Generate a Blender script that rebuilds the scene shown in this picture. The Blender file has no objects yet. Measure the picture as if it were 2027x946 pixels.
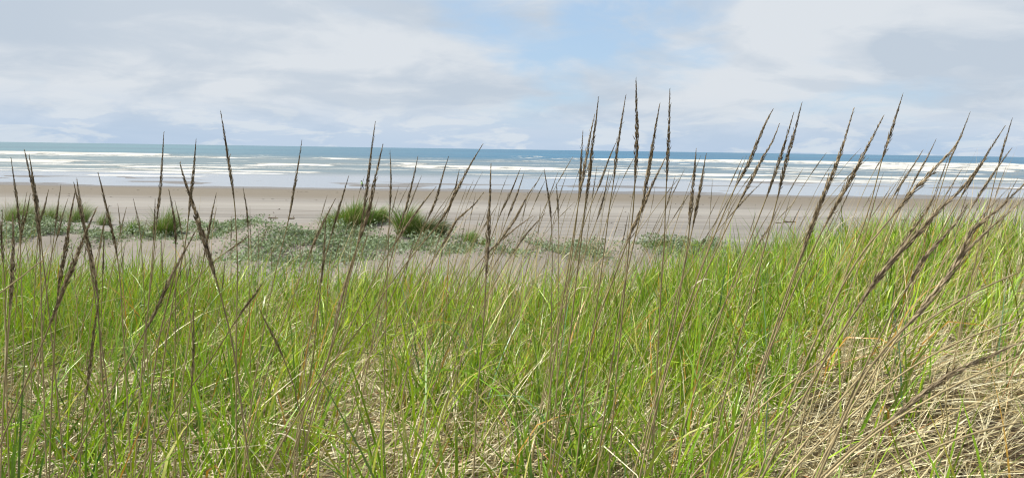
import bpy, math, random
import numpy as np
from mathutils import Matrix, Vector

random.seed(11)
rng = np.random.default_rng(11)
C = bpy.context.scene.collection
SC = bpy.context.scene
PI = math.pi

# ------------------------------------------------------------------ camera
EYE = 8.5                                   # metres above the sea
FPX = 1502.0                                # focal length in photo pixels (2027 wide)
PITCH = math.atan(177.0 / FPX)
ROLL = math.atan(30.0 / 2027.0)
cam_d = bpy.data.cameras.new('camera')
cam = bpy.data.objects.new('camera', cam_d)
C.objects.link(cam)
cam_d.sensor_width = 36.0
cam_d.lens = 36.0 * FPX / 2027.0
cam_d.clip_start = 0.05
cam_d.clip_end = 120000
CAM_M = (Matrix.Translation((0, 0, EYE)) @ Matrix.Rotation(PI / 2 - PITCH, 4, 'X') @ Matrix.Rotation(ROLL, 4, 'Z'))
cam.matrix_world = CAM_M
cam_d.dof.use_dof = True
cam_d.dof.focus_distance = 4.0
cam_d.dof.aperture_fstop = 20.0
SC.camera = cam
CAM_R = np.array(CAM_M.to_3x3())

# ------------------------------------------------------------------ sky and sun
SUN_DIR = Vector((-0.80, 0.10, 1.20)).normalized()
w = bpy.data.worlds.new('World')
SC.world = w
w.use_nodes = True
nt = w.node_tree
nt.nodes.clear()


class NB:
    """small helper to write node graphs"""
    def __init__(s, tree): s.t = tree

    def n(s, typ, **kw):
        nd = s.t.nodes.new(typ)
        for k, v in kw.items(): setattr(nd, k, v)
        return nd

    def put(s, sock, v):
        if hasattr(v, 'is_output'): s.t.links.new(v, sock)
        elif v is not None: sock.default_value = v

    def m(s, op, a, b=None, c=None, clamp=False):
        nd = s.n('ShaderNodeMath', operation=op, use_clamp=clamp)
        s.put(nd.inputs[0], a); s.put(nd.inputs[1], b); s.put(nd.inputs[2], c)
        return nd.outputs[0]

    def vm(s, op, a, b=None):
        nd = s.n('ShaderNodeVectorMath', operation=op)
        s.put(nd.inputs[0], a); s.put(nd.inputs[1], b)
        return nd.outputs['Value'] if op in ('DOT_PRODUCT', 'LENGTH') else nd.outputs[0]

    def sep(s, v):
        nd = s.n('ShaderNodeSeparateXYZ'); s.put(nd.inputs[0], v); return nd.outputs

    def comb(s, x, y, z):
        nd = s.n('ShaderNodeCombineXYZ')
        for i, q in enumerate((x, y, z)): s.put(nd.inputs[i], q)
        return nd.outputs[0]

    def noise(s, vec, scale, detail=5, rough=0.55, dist=0.0):
        nd = s.n('ShaderNodeTexNoise'); s.put(nd.inputs['Vector'], vec)
        nd.inputs['Scale'].default_value = scale; nd.inputs['Detail'].default_value = detail
        nd.inputs['Roughness'].default_value = rough; nd.inputs['Distortion'].default_value = dist
        return nd.outputs['Fac']

    def ramp(s, v, a, b, lo=0.0, hi=1.0):
        nd = s.n('ShaderNodeMapRange', interpolation_type='SMOOTHSTEP')
        s.put(nd.inputs['Value'], v); s.put(nd.inputs['From Min'], a); s.put(nd.inputs['From Max'], b)
        s.put(nd.inputs['To Min'], lo); s.put(nd.inputs['To Max'], hi)
        return nd.outputs[0]

    def mix(s, f, a, b, mode='MIX'):
        nd = s.n('ShaderNodeMix', data_type='RGBA', blend_type=mode)
        s.put(nd.inputs[0], f)
        for sock, v in ((nd.inputs[6], a), (nd.inputs[7], b)):
            s.put(sock, (*v, 1.0) if isinstance(v, tuple) and len(v) == 3 else v)
        return nd.outputs[2]

    def bump(s, h, strength, dist):
        nd = s.n('ShaderNodeBump'); s.put(nd.inputs['Height'], h)
        nd.inputs['Strength'].default_value = strength; nd.inputs['Distance'].default_value = dist
        return nd.outputs[0]


def pix_ray(px, py):
    """direction in the world of a photo pixel"""
    v = np.array([(px - 1013.5) / FPX, -(py - 473.0) / FPX, -1.0])
    return CAM_R @ v


def pix_at(px, py, Y):
    """point on the upright plane Y metres ahead seen at a photo pixel"""
    r = pix_ray(px, py)
    return np.array([0, 0, EYE]) + r * (Y / r[1])


def to_pix(P):
    v = CAM_R.T @ (np.asarray(P) - np.array([0, 0, EYE]))
    return 1013.5 + FPX * v[0] / -v[2], 473.0 - FPX * v[1] / -v[2]


b = NB(nt)
sky = b.n('ShaderNodeTexSky', sky_type='NISHITA')
sky.sun_disc = False
sky.sun_elevation = math.asin(SUN_DIR.z)
sky.sun_rotation = math.atan2(SUN_DIR.x, SUN_DIR.y)
sky.air_density = 1.0; sky.dust_density = 0.6; sky.ozone_density = 1.5
D = b.n('ShaderNodeTexCoord').outputs['Generated']
x, y, z = b.sep(D)
zz = b.m('MAXIMUM', z, 0.0)
den = b.m('ADD', zz, 0.20)
uv = b.comb(b.m('DIVIDE', x, den), b.m('DIVIDE', y, den), 0.0)
big = b.noise(b.vm('ADD', uv, (3.1, 0.4, 0.0)), 0.75, 7, 0.50, 0.35)
fine = b.noise(b.vm('ADD', uv, (11.7, 5.2, 2.0)), 1.9, 8, 0.55, 0.3)
shape = b.m('ADD', b.m('MULTIPLY', big, 0.68), b.m('MULTIPLY', fine, 0.32))


def dirmask(px, py, inner, outer):
    r = pix_ray(px, py); r = r / np.linalg.norm(r)
    nd = b.vm('DOT_PRODUCT', D, tuple(r))
    return b.ramp(nd, math.cos(math.radians(outer)), math.cos(math.radians(inner)))


gap = b.m('MAXIMUM', dirmask(1230, -10, 1.0, 8.2), b.m('MULTIPLY', dirmask(1330, 30, 1.0, 7.0), 0.9))
gap = b.m('MAXIMUM', gap, b.m('MULTIPLY', dirmask(1090, 120, 0.5, 5.0), 0.6))
gap = b.m('MAXIMUM', gap, b.m('MULTIPLY', dirmask(1700, 275, 2.0, 9.0), 0.55))
gap = b.m('MAXIMUM', gap, b.m('MULTIPLY', dirmask(1010, 20, 1.0, 7.0), 0.55))
wisp = b.ramp(b.noise(b.vm('ADD', uv, (2.0, 17.0, 3.0)), 2.6, 8, 0.6, 0.8), 0.30, 0.72, 0.30, 0.19)
shape_g = b.m('SUBTRACT', shape, b.m('MULTIPLY', gap, wisp))
cover = b.ramp(shape_g, 0.235, 0.43)
tone = b.noise(b.vm('ADD', uv, (21.3, 9.9, 4.0)), 1.15, 7, 0.52, 0.5)
tone = b.m('ADD', b.m('MULTIPLY', tone, 0.80), b.m('MULTIPLY', b.noise(b.vm('ADD', uv, (5.3, 31.0, 8.0)), 4.2, 8, 0.58, 0.6), 0.20))
lum = b.ramp(tone, 0.39, 0.59)
bank = b.m('MAXIMUM', dirmask(1560, 150, 2.0, 9.0), b.m('MULTIPLY', dirmask(500, 90, 3, 14), 0.7))
lum = b.m('ADD', lum, b.m('MULTIPLY', bank, 0.35), clamp=True)
dusk = b.m('MAXIMUM', dirmask(1810, 100, 0.3, 3.4), b.m('MULTIPLY', dirmask(1930, 150, 0.5, 5.5), 0.6))
lum = b.m('SUBTRACT', lum, b.m('MULTIPLY', b.m('MULTIPLY', dusk, 0.75), b.ramp(fine, 0.42, 0.62)), clamp=True)
cloud = b.mix(lum, (0.405, 0.464, 0.535), (0.540, 0.574, 0.612))
skyc = b.vm('MULTIPLY', sky.outputs[0], (0.095, 0.095, 0.095))
blue = b.mix(0.7, skyc, (0.355, 0.490, 0.660))
col = b.mix(cover, blue, cloud)
low = b.ramp(z, 0.002, 0.075, 1.0, 0.0)
puff = b.ramp(b.noise(b.vm('MULTIPLY', D, (11.0, 11.0, 46.0)), 1.0, 8, 0.58, 0.4), 0.48, 0.58)
lowc = b.mix(b.m('MULTIPLY', puff, 0.8), (0.345, 0.448, 0.585), (0.520, 0.575, 0.630))
col = b.mix(b.m('MULTIPLY', low, 0.72), col, lowc)
lightsky = b.ramp(z, 0.22, 0.7)                       # clouds above the view are dimmed to strengthen the sun's contrast
col = b.mix(lightsky, col, b.vm('MULTIPLY', col, (0.85, 0.85, 0.87)))
bg = b.n('ShaderNodeBackground'); b.put(bg.inputs[0], col); bg.inputs[1].default_value = 1.0
out = b.n('ShaderNodeOutputWorld'); nt.links.new(bg.outputs[0], out.inputs[0])

sun_d = bpy.data.lights.new('sun', 'SUN')
sun_d.energy = 5.0; sun_d.angle = math.radians(0.6); sun_d.color = (1.0, 0.95, 0.86)
sun = bpy.data.objects.new('sun', sun_d); C.objects.link(sun)
sun.location = (0, 0, 60)
sun.rotation_euler = SUN_DIR.to_track_quat('Z', 'Y').to_euler()

SC.view_settings.view_transform = 'Standard'
SC.view_settings.look = 'None'
SC.view_settings.gamma = 1.0
SC.view_settings.exposure = 0.42
SC.view_settings.use_curve_mapping = False
SC.cycles.filter_width = 1.1
SC.cycles.max_bounces = 6
SC.cycles.diffuse_bounces = 3
SC.cycles.transmission_bounces = 3
SC.cycles.glossy_bounces = 2


# ------------------------------------------------------------------ helpers
def hash2(ix, iy, seed):
    h = (ix.astype(np.int64) * 374761393 + iy.astype(np.int64) * 668265263 + seed * 1442695041) & 0xFFFFFFFF
    h = ((h ^ (h >> 13)) * 1274126177) & 0xFFFFFFFF
    return ((h ^ (h >> 16)) & 0xFFFFFF) / float(0xFFFFFF)


def vnoise(x, y, seed=0):
    x = np.asarray(x, float); y = np.asarray(y, float)
    x0 = np.floor(x); y0 = np.floor(y)
    fx = x - x0; fy = y - y0
    fx = fx * fx * (3 - 2 * fx); fy = fy * fy * (3 - 2 * fy)
    a = hash2(x0, y0, seed); bb = hash2(x0 + 1, y0, seed); c = hash2(x0, y0 + 1, seed); d = hash2(x0 + 1, y0 + 1, seed)
    return a + (bb - a) * fx + (c - a) * fy + (a - bb - c + d) * fx * fy


def fbm(x, y, seed=0, octv=4, gain=0.5):
    t = 0.0; amp = 1.0; tot = 0.0
    for o in range(octv):
        t = t + amp * vnoise(x * 2 ** o + 17.3 * o, y * 2 ** o + 5.1 * o, seed + o); tot += amp; amp *= gain
    return t / tot


def sstep(v, a, b):
    t = np.clip((np.asarray(v, float) - a) / (b - a), 0, 1)
    return t * t * (3 - 2 * t)


def np_mesh(name, V, F, cols=None, smooth=True):
    me = bpy.data.meshes.new(name)
    V = np.ascontiguousarray(V, np.float32); F = np.ascontiguousarray(F, np.int32)
    k = F.shape[1]
    me.vertices.add(len(V)); me.vertices.foreach_set('co', V.ravel())
    me.loops.add(F.size); me.loops.foreach_set('vertex_index', F.ravel())
    me.polygons.add(len(F)); me.polygons.foreach_set('loop_start', np.arange(len(F), dtype=np.int32) * k)
    me.polygons.foreach_set('use_smooth', np.full(len(F), smooth))
    if cols is not None:
        a = me.color_attributes.new('tint', 'FLOAT_COLOR', 'POINT')
        c4 = np.ones((len(V), 4), np.float32); c4[:, :3] = cols
        a.data.foreach_set('color', c4.ravel())
    me.update(calc_edges=True)
    return me


def link(name, me, mat, parent=None):
    o = bpy.data.objects.new(name, me); C.objects.link(o)
    if mat is not None: me.materials.append(mat)
    if parent is not None: o.parent = parent
    return o


def tag(o, label=None, cat=None, group=None, kind=None):
    if label: o['label'] = label
    if cat: o['category'] = cat
    if group: o['group'] = group
    if kind: o['kind'] = kind
    return o


def thing(name, label, cat, loc, group=None):
    o = bpy.data.objects.new(name, None); C.objects.link(o)
    o.location = loc; o.empty_display_size = 0.05
    return tag(o, label, cat, group)


def grid_faces(nr, nc):
    i = np.arange(nr - 1)[:, None] * nc + np.arange(nc - 1)[None, :]
    i = i.ravel()
    return np.stack([i, i + 1, i + nc + 1, i + nc], 1)


def mat_new(name):
    m = bpy.data.materials.new(name); m.use_nodes = True
    m.node_tree.nodes.clear()
    return m, NB(m.node_tree)


def finish(m, bb, shader):
    o = bb.n('ShaderNodeOutputMaterial'); bb.t.links.new(shader, o.inputs[0]); return m


def principled(bb, col, rough=0.6, spec=0.3, normal=None):
    p = bb.n('ShaderNodeBsdfPrincipled')
    bb.put(p.inputs['Base Color'], (*col, 1.0) if isinstance(col, tuple) and len(col) == 3 else col)
    bb.put(p.inputs['Roughness'], rough); bb.put(p.inputs['Specular IOR Level'], spec)
    if normal is not None: bb.put(p.inputs['Normal'], normal)
    return p.outputs[0]


def leaf_material(name, rough=0.5, spec=0.3, trans=0.35, wob=0.25):
    m, bb = mat_new(name)
    a = bb.n('ShaderNodeAttribute', attribute_name='tint').outputs['Color']
    pos = bb.n('ShaderNodeTexCoord').outputs['Object']
    nz = bb.noise(pos, 60.0, 3, 0.6)
    f = bb.ramp(nz, 0.3, 0.7, 1.0 - wob, 1.0 + wob)
    c = bb.vm('MULTIPLY', a, bb.comb(f, f, f))
    p = principled(bb, c, rough, spec)
    if trans <= 0: return finish(m, bb, p)
    t = bb.n('ShaderNodeBsdfTranslucent'); bb.put(t.inputs[0], bb.vm('MULTIPLY', c, (1.15, 1.1, 0.7)))
    mx = bb.n('ShaderNodeMixShader'); mx.inputs[0].default_value = trans
    bb.t.links.new(p, mx.inputs[1]); bb.t.links.new(t.outputs[0], mx.inputs[2])
    return finish(m, bb, mx.outputs[0])


# ------------------------------------------------------------------ terrain
PY = np.array([-60, -8, 0, 3, 5, 9, 11, 14, 17, 20, 24, 27, 31, 40, 50, 58, 100, 152, 158, 185, 252, 300, 700, 5000, 90000], float)
PZ = np.array([-1.6, -1.3, -1.36, -1.38, -1.55, -1.98, -2.3, -2.8, -2.95, -2.92, -2.72, -2.68, -3.15, -5.2, -6.75, -7.05, -7.65, -8.42, -8.50, -8.53, -8.57, -9.3, -12.0, -30, -30], float) + EYE


def ground_z(x, y):
    x = np.asarray(x, float); y = np.asarray(y, float)
    z = np.interp(y, PY, PZ)
    az = x / np.maximum(np.abs(y), 2.0)
    fore = sstep(y, 16, 11)                                      # 1 on the near dune
    z = z + fore * sstep(az, 0.12, 0.55) * sstep(y, 2.0, 8.0) * 0.52 + fore * sstep(y, 3.0, 8.0) * (0.05 + 0.06 * sstep(az, 0.0, 0.2))
    z = z + 0.16 * np.exp(-(((x - 1.9) / 0.7) ** 2 + ((y - 3.6) / 0.8) ** 2))
    z = z - 0.14 * np.exp(-(((x - 2.2) / 0.5) ** 2 + ((y - 2.4) / 0.5) ** 2))
    hum = sstep(y, 16, 23) * sstep(y, 48, 32)                    # hummocks between dune and beach
    z = z - hum * (0.55 * sstep(az, -0.06, 0.10) + 0.30 * sstep(az, -0.34, -0.46) + 0.25 * sstep(az, 0.1, 0.3))
    z = z + hum * (fbm(x / 3.2, y / 2.8, 3, 4) - 0.5) * 0.75
    z = z + 0.42 * np.exp(-(((x + 5.0) / 1.5) ** 2 + ((y - 26.5) / 1.3) ** 2))       # sand knob under the mounds
    z = z + 0.20 * np.exp(-(((x + 3.2) / 1.1) ** 2 + ((y - 24.5) / 1.0) ** 2))
    lipd = (y - (20.3 - 0.10 * x)) / 0.55
    z = z - 0.28 * np.exp(-((lipd + 1.0) / 1.3) ** 2) * sstep(x, -9.5, -7.5) * sstep(x, -2.5, -5.0)      # scoured bank below the creepers
    near = sstep(y, 20, 12)
    z = z + near * ((fbm(x / 1.3, y / 1.3, 5, 3) - 0.5) * 0.16)
    z = z + sstep(y, 16, 20) * sstep(y, 150, 90) * (fbm(x / 5.0, y / 2.2, 8, 4) - 0.5) * 0.10
    bar = sstep(y, 150, 156) * sstep(y, 262, 235)
    z = z + bar * ((fbm(x / 26.0 + 3, y / 13.0, 21, 4) - 0.53) * 0.42) * (0.45 + 0.55 * sstep(x, -75, -20))
    # long spit on the right, low bars in the middle
    z = z + 0.10 * np.exp(-((y - (203 + 0.03 * x)) / 9.0) ** 2) * sstep(x, 66, 92) * sstep(x, 300, 150)
    return z


rows = np.concatenate([np.linspace(-40, 1.2, 30)[:-1], np.geomspace(1.2, 16, 190)[:-1], np.linspace(16, 60, 180)[:-1],
                       np.linspace(60, 270, 240)[:-1], np.geomspace(270, 90000, 40)])
s = np.linspace(-1, 1, 321)
s = np.concatenate([[-60, -20, -7, -3, -1.6, -1.25], s, [1.25, 1.6, 3, 7, 20, 60]])
half = 0.86 * np.abs(rows) + 5.0
X = s[None, :] * half[:, None]; Y = np.repeat(rows[:, None], len(s), 1)
Z = ground_z(X, Y)
me = np_mesh('ground', np.stack([X, Y, Z], -1).reshape(-1, 3), grid_faces(len(rows), len(s)))
m, bb = mat_new('sand')
P = bb.n('ShaderNodeTexCoord').outputs['Object']
px_, py_, pz_ = bb.sep(P)
n_fine = bb.noise(P, 40.0, 6, 0.65)
n_mid = bb.noise(P, 1.6, 6, 0.6)
streak = bb.noise(bb.comb(bb.m('MULTIPLY', px_, 0.022), bb.m('MULTIPLY', py_, 0.55), 0.0), 1.0, 6, 0.62)
streak2 = bb.noise(bb.comb(bb.m('MULTIPLY', px_, 0.006), bb.m('MULTIPLY', py_, 0.17), 4.0), 1.0, 4, 0.6)
dry = bb.mix(n_mid, (0.187, 0.172, 0.158), (0.252, 0.237, 0.223))
dry = bb.mix(bb.ramp(n_fine, 0.3, 0.75), dry, bb.vm('MULTIPLY', dry, (0.80, 0.79, 0.77)))
onbeach = bb.ramp(py_, 40, 60)
sv = bb.ramp(streak, 0.32, 0.68, 0.76, 1.16)
sv2 = bb.ramp(streak2, 0.3, 0.7, 0.88, 1.12)
svv = bb.m('MULTIPLY', sv, sv2)
bs = bb.vm('MULTIPLY', bb.mix(0.6, dry, (0.227, 0.215, 0.195)), bb.comb(svv, svv, svv))
# vehicle tracks running along the beach
wig = bb.m('MULTIPLY', bb.m('SUBTRACT', bb.noise(bb.comb(bb.m('MULTIPLY', px_, 0.012), 7.0, 0.0), 1.0, 2, 0.5), 0.5), 7.0)
trk = None
for y0, wd in ((94.0, 0.35), (95.9, 0.35), (101.5, 0.6), (80.0, 0.25), (81.9, 0.25), (70.5, 0.2), (88.0, 0.3)):
    d_ = bb.m('ABSOLUTE', bb.m('SUBTRACT', py_, bb.m('ADD', wig, y0)))
    t_ = bb.ramp(d_, wd * 0.5, wd * 1.3, 1.0, 0.0)
    trk = t_ if trk is None else bb.m('MAXIMUM', trk, t_)
bs = bb.mix(bb.m('MULTIPLY', trk, 0.75), bs, (0.168, 0.147, 0.122))
pale = bb.m('MULTIPLY', bb.ramp(py_, 88, 94), bb.ramp(py_, 108, 100))
bs = bb.mix(bb.m('MULTIPLY', pale, 0.6), bs, (0.287, 0.274, 0.251))
c = bb.mix(onbeach, bb.vm('MULTIPLY', dry, (1.10, 1.07, 1.00)), bs)
wn = bb.m('MULTIPLY', bb.m('SUBTRACT', bb.noise(bb.comb(bb.m('MULTIPLY', px_, 0.02), bb.m('MULTIPLY', py_, 0.05), 1.0), 1.0, 4, 0.55), 0.5), 26.0)
wet = bb.ramp(bb.m('ADD', py_, wn), 100, 128)
soak = bb.ramp(bb.m('ADD', py_, bb.m('MULTIPLY', wn, 0.35)), 140, 154)
c = bb.mix(wet, c, (0.160, 0.140, 0.111))
c = bb.mix(soak, c, (0.126, 0.108, 0.088))
# roots, rotted leaves and old straw on the soil of the near dune
duff = bb.m('MULTIPLY', bb.ramp(py_, 13.5, 10.0), bb.ramp(bb.noise(P, 1.1, 4, 0.6), 0.2, 0.5, 0.75, 1.0))
dn = bb.noise(bb.vm('MULTIPLY', P, (1.0, 2.2, 1.0)), 26.0, 6, 0.7)
duffc = bb.mix(bb.ramp(dn, 0.35, 0.68), (0.055, 0.036, 0.022), (0.21, 0.155, 0.095))
c = bb.mix(duff, c, duffc)
rough = bb.ramp(soak, 0.0, 1.0, 0.9, 0.28)
hgt = bb.m('ADD', bb.m('MULTIPLY', n_fine, 0.35), bb.m('ADD', bb.m('MULTIPLY', bb.noise(P, 7.0, 5, 0.6), 0.65), bb.m('MULTIPLY', streak, 0.9)))
nrm = bb.bump(hgt, 0.9, 0.07)
sand_mat = finish(m, bb, principled(bb, c, rough, 0.25, nrm))
ground = tag(link('ground', me, sand_mat), kind='structure')

# ------------------------------------------------------------------ sea
SEA = 0.0
pr = np.concatenate([np.arange(94, 12, -0.16), np.arange(12, 1.0, -0.12), np.geomspace(1.0, 0.14, 16)])
yr = EYE * FPX / pr
s = np.concatenate([[-14, -6, -3, -1.7, -1.2], np.linspace(-0.95, 0.95, 760), [1.2, 1.7, 3, 6, 14]])
X = s[None, :] * (yr[:, None] + 20); Y = np.repeat(yr[:, None], len(s), 1)
F = np.zeros_like(X); H = np.zeros_like(X)
# breakers: crest distance, height, foam reach towards the shore, where along the coast they break, seed
for k, (yc, hh, reach, lo, hi, cov) in enumerate([
        (760, 2.6, 70, -60, 2000, 0.50), (640, 2.4, 85, -20, 2000, 0.58), (520, 2.0, 40, -2000, 2000, 0.50), (440, 1.7, 60, -60, 2000, 0.52),
        (385, 1.4, 30, -2000, 90, 0.47), (322, 1.1, 34, -2000, 2000, 0.57), (283, 0.7, 18, -2000, 2000, 0.52), (250, 0.35, 13, -2000, 2000, 0.50),
        (226, 0.22, 7, -2000, 2000, 0.50), (205, 0.12, 4, -2000, 2000, 0.45)]):
    xn = X / 100.0
    crest = yc + (vnoise(xn * 0.55 + 7 * k, np.full_like(X, k * 3.3), 31 + k) - 0.5) * yc * 0.12 + (vnoise(xn * 2.6, np.full_like(X, k), 61 + k) - 0.5) * yc * 0.025
    seg = sstep(fbm(xn * 0.8 * (500.0 / yc) ** 0.5 + 3.7 * k, np.full_like(X, 9.1 * k), 91 + k, 3), 1 - cov - 0.06, 1 - cov + 0.08) * sstep(X + 120 * (fbm(X / 60.0, Y / 12.0, 77 + k, 3) - 0.5), lo - 40, lo + 190) * sstep(X, hi + 120, hi)
    dd = Y - crest                                   # positive seaward
    front = yc * 0.018
    prof = np.where(dd < 0, np.exp(-(dd / front) ** 2), np.exp(-(dd / (front * 3.0)) ** 2))
    H = H + hh * prof * (0.35 + 0.65 * seg)
    rag = fbm(X / 26.0, Y / 5.0, 130 + k, 4)
    tail = np.where(dd < 0, sstep(-dd, reach * (0.35 + 1.3 * rag), 0.0), sstep(dd, front * 0.8, 0.0))
    F = np.maximum(F, seg * tail * (0.30 + 1.0 * (rag - 0.2)))
    F = np.maximum(F, 0.9 * seg * np.where(dd < 0, np.exp(-(dd / (front * 1.4)) ** 2), np.exp(-(dd / (front * 0.4)) ** 2)))
surf = sstep(Y, 195, 240) * sstep(Y, 760, 520)
lace = fbm(X / 55.0, Y / 9.0, 171, 5, 0.55)
F = np.maximum(F, surf * sstep(lace, 0.50, 0.72) * 0.60)
swell = (fbm(X / 160.0, Y / 30.0, 201, 3) - 0.5) * 1.1 * sstep(Y, 300, 900) + (fbm(X / 40.0, Y / 12.0, 202, 3) - 0.5) * 0.35 * sstep(Y, 240, 420)
Z = SEA + H * sstep(Y, 165, 215) + swell * sstep(Y, 9000, 3000)
F = np.clip(F, 0, 1)
milk = np.clip(sstep(Y, 760, 480) * (0.35 + 0.6 * fbm(X / 120.0, Y / 40.0, 211, 3)), 0, 1)
film = sstep(Y, 262, 205)
cols = np.stack([F, milk, film], -1).reshape(-1, 3)
me = np_mesh('sea', np.stack([X, Y, Z], -1).reshape(-1, 3), grid_faces(len(yr), len(s)), cols)
m, bb = mat_new('sea_water')
att = bb.n('ShaderNodeAttribute', attribute_name='tint').outputs['Color']
rgb = bb.n('ShaderNodeSeparateColor'); bb.put(rgb.inputs[0], att)
fo, mi, fi = rgb.outputs
P = bb.n('ShaderNodeTexCoord').outputs['Object']
px_, py_, pz_ = bb.sep(P)
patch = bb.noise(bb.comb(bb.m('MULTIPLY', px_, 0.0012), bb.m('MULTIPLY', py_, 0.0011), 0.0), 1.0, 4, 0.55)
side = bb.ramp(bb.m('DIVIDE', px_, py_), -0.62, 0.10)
deep = bb.mix(side, (0.085, 0.155, 0.192), (0.020, 0.098, 0.180))  # paler left: cloud lighting over the sea put into the water colour
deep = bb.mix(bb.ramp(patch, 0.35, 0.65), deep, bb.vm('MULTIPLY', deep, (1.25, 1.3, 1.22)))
silty = (0.178, 0.200, 0.192)
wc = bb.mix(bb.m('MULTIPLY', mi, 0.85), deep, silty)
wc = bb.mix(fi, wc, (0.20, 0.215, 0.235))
nf = bb.noise(bb.comb(bb.m('MULTIPLY', px_, 0.16), bb.m('MULTIPLY', py_, 0.42), 0.0), 1.0, 6, 0.65)
nf2 = bb.noise(bb.comb(bb.m('MULTIPLY', px_, 0.045), bb.m('MULTIPLY', py_, 0.20), 5.0), 1.0, 5, 0.6)
fm = bb.ramp(bb.m('ADD', fo, bb.m('ADD', bb.m('MULTIPLY', bb.m('SUBTRACT', nf, 0.5), 1.3), bb.m('MULTIPLY', bb.m('SUBTRACT', nf2, 0.5), 1.7))), 0.31, 0.56)
foamc = bb.mix(bb.ramp(nf2, 0.35, 0.65), (0.38, 0.375, 0.345), (0.56, 0.56, 0.54))
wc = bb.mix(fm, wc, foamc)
rip = bb.noise(bb.comb(bb.m('MULTIPLY', px_, 0.10), bb.m('MULTIPLY', py_, 0.30), 0.0), 1.0, 5, 0.65)
chop = bb.noise(bb.comb(bb.m('MULTIPLY', px_, 0.025), bb.m('MULTIPLY', py_, 0.06), 0.0), 1.0, 5, 0.6)
hg = bb.m('ADD', bb.m('MULTIPLY', rip, 0.5), bb.m('ADD', bb.m('MULTIPLY', chop, 1.4), bb.m('MULTIPLY', fm, bb.m('MULTIPLY', nf, 0.9))))
hg = bb.m('MULTIPLY', hg, bb.ramp(fi, 0.0, 1.0, 1.0, 0.05))
nrm = bb.bump(hg, 0.9, 1.2)
ro = bb.m('ADD', bb.m('MULTIPLY', fm, 0.5), bb.ramp(fi, 0.0, 1.0, 0.38, 0.12))
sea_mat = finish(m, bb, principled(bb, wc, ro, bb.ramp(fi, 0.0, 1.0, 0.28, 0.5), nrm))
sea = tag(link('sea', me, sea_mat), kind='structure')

# ------------------------------------------------------------------ grass blades
def blades(root, az, L, th0, bend, width, c0, c1, nseg=5, roll=0.6, flop=None):
    """curved tapering ribbons; returns vertices, quads and colours"""
    n = len(root)
    t = np.linspace(0, 1, nseg + 1)
    th = th0[:, None] + bend[:, None] * t[None, :] ** 1.6
    if flop is not None: th = th + flop[:, None] * sstep(t, 0.45, 0.8)[None, :]
    ds = (L / nseg)[:, None]
    tm = 0.5 * (th[:, 1:] + th[:, :-1])
    hx = np.concatenate([np.zeros((n, 1)), np.cumsum(np.sin(tm) * ds, 1)], 1)
    hz = np.concatenate([np.zeros((n, 1)), np.cumsum(np.cos(tm) * ds, 1)], 1)
    # a slow sideways wander so that no blade is a plane curve
    side = (rng.normal(0, 0.05, n) * L)[:, None] * t[None, :] ** 2
    dx, dy = np.cos(az), np.sin(az)
    ax = root[:, 0:1] + hx * dx[:, None] - side * dy[:, None]
    ay = root[:, 1:2] + hx * dy[:, None] + side * dx[:, None]
    azz = root[:, 2:3] + hz
    tw = rng.uniform(-roll, roll, n)[:, None] + rng.normal(0, 0.8, n)[:, None] * t[None, :]
    # width vector: horizontal across the blade, rolled about the blade
    nx, ny = -dy[:, None], dx[:, None]
    bx, by, bz = np.cos(th) * dx[:, None], np.cos(th) * dy[:, None], -np.sin(th)
    wx = np.cos(tw) * nx + np.sin(tw) * bx
    wy = np.cos(tw) * ny + np.sin(tw) * by
    wz = np.sin(tw) * bz
    prof = np.clip(np.minimum(1.0, 0.75 + t * 1.2) * (1 - t ** 2.2) + 0.04, 0, 1)
    hw = 0.5 * width[:, None] * prof[None, :]
    A = np.stack([ax - wx * hw, ay - wy * hw, azz - wz * hw], -1)
    B = np.stack([ax + wx * hw, ay + wy * hw, azz + wz * hw], -1)
    V = np.stack([A, B], 2).reshape(-1, 3)               # n, ring, 2
    per = 2 * (nseg + 1)
    k = np.arange(nseg) * 2
    q = np.stack([k, k + 1, k + 3, k + 2], 1)
    Fq = (np.arange(n)[:, None, None] * per + q[None]).reshape(-1, 4)
    col = c0[:, None, :] + (c1 - c0)[:, None, :] * (t[None, :, None] ** 1.5)
    col = np.repeat(col[:, :, None, :], 2, 2).reshape(-1, 3)
    return V, Fq, col


def join(parts):
    off = 0; Vs = []; Fs = []; Cs = []
    for V, Fq, cc in parts:
        Vs.append(V); Fs.append(Fq + off); Cs.append(cc); off += len(V)
    return np.concatenate(Vs), np.concatenate(Fs), np.concatenate(Cs)


def mixcol(n, pal, jit=0.12):
    pal = np.array(pal, float)
    k = rng.integers(0, len(pal), n); f = rng.random(n)[:, None]
    c = pal[k] * f + pal[rng.integers(0, len(pal), n)] * (1 - f)
    return np.clip(c * (1 + rng.normal(0, jit, n))[:, None], 0.004, 0.9)


GREEN = [(0.170, 0.330, 0.012), (0.280, 0.450, 0.014), (0.048, 0.145, 0.014), (0.390, 0.520, 0.026), (0.175, 0.345, 0.018)]
STRAW = [(0.60, 0.53, 0.30), (0.50, 0.42, 0.21), (0.72, 0.67, 0.46), (0.38, 0.30, 0.15), (0.61, 0.56, 0.37)]
BROWN = [(0.19, 0.14, 0.075), (0.27, 0.205, 0.11), (0.13, 0.10, 0.06)]


def edge_dist(az):
    """how far ahead the near dune's grass reaches, by bearing x/y"""
    return 8.9 + 0.5 * sstep(az, -0.3, -0.6) + 0.4 * sstep(az, -0.05, 0.12) + 3.2 * sstep(az, 0.16, 0.42)


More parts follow.
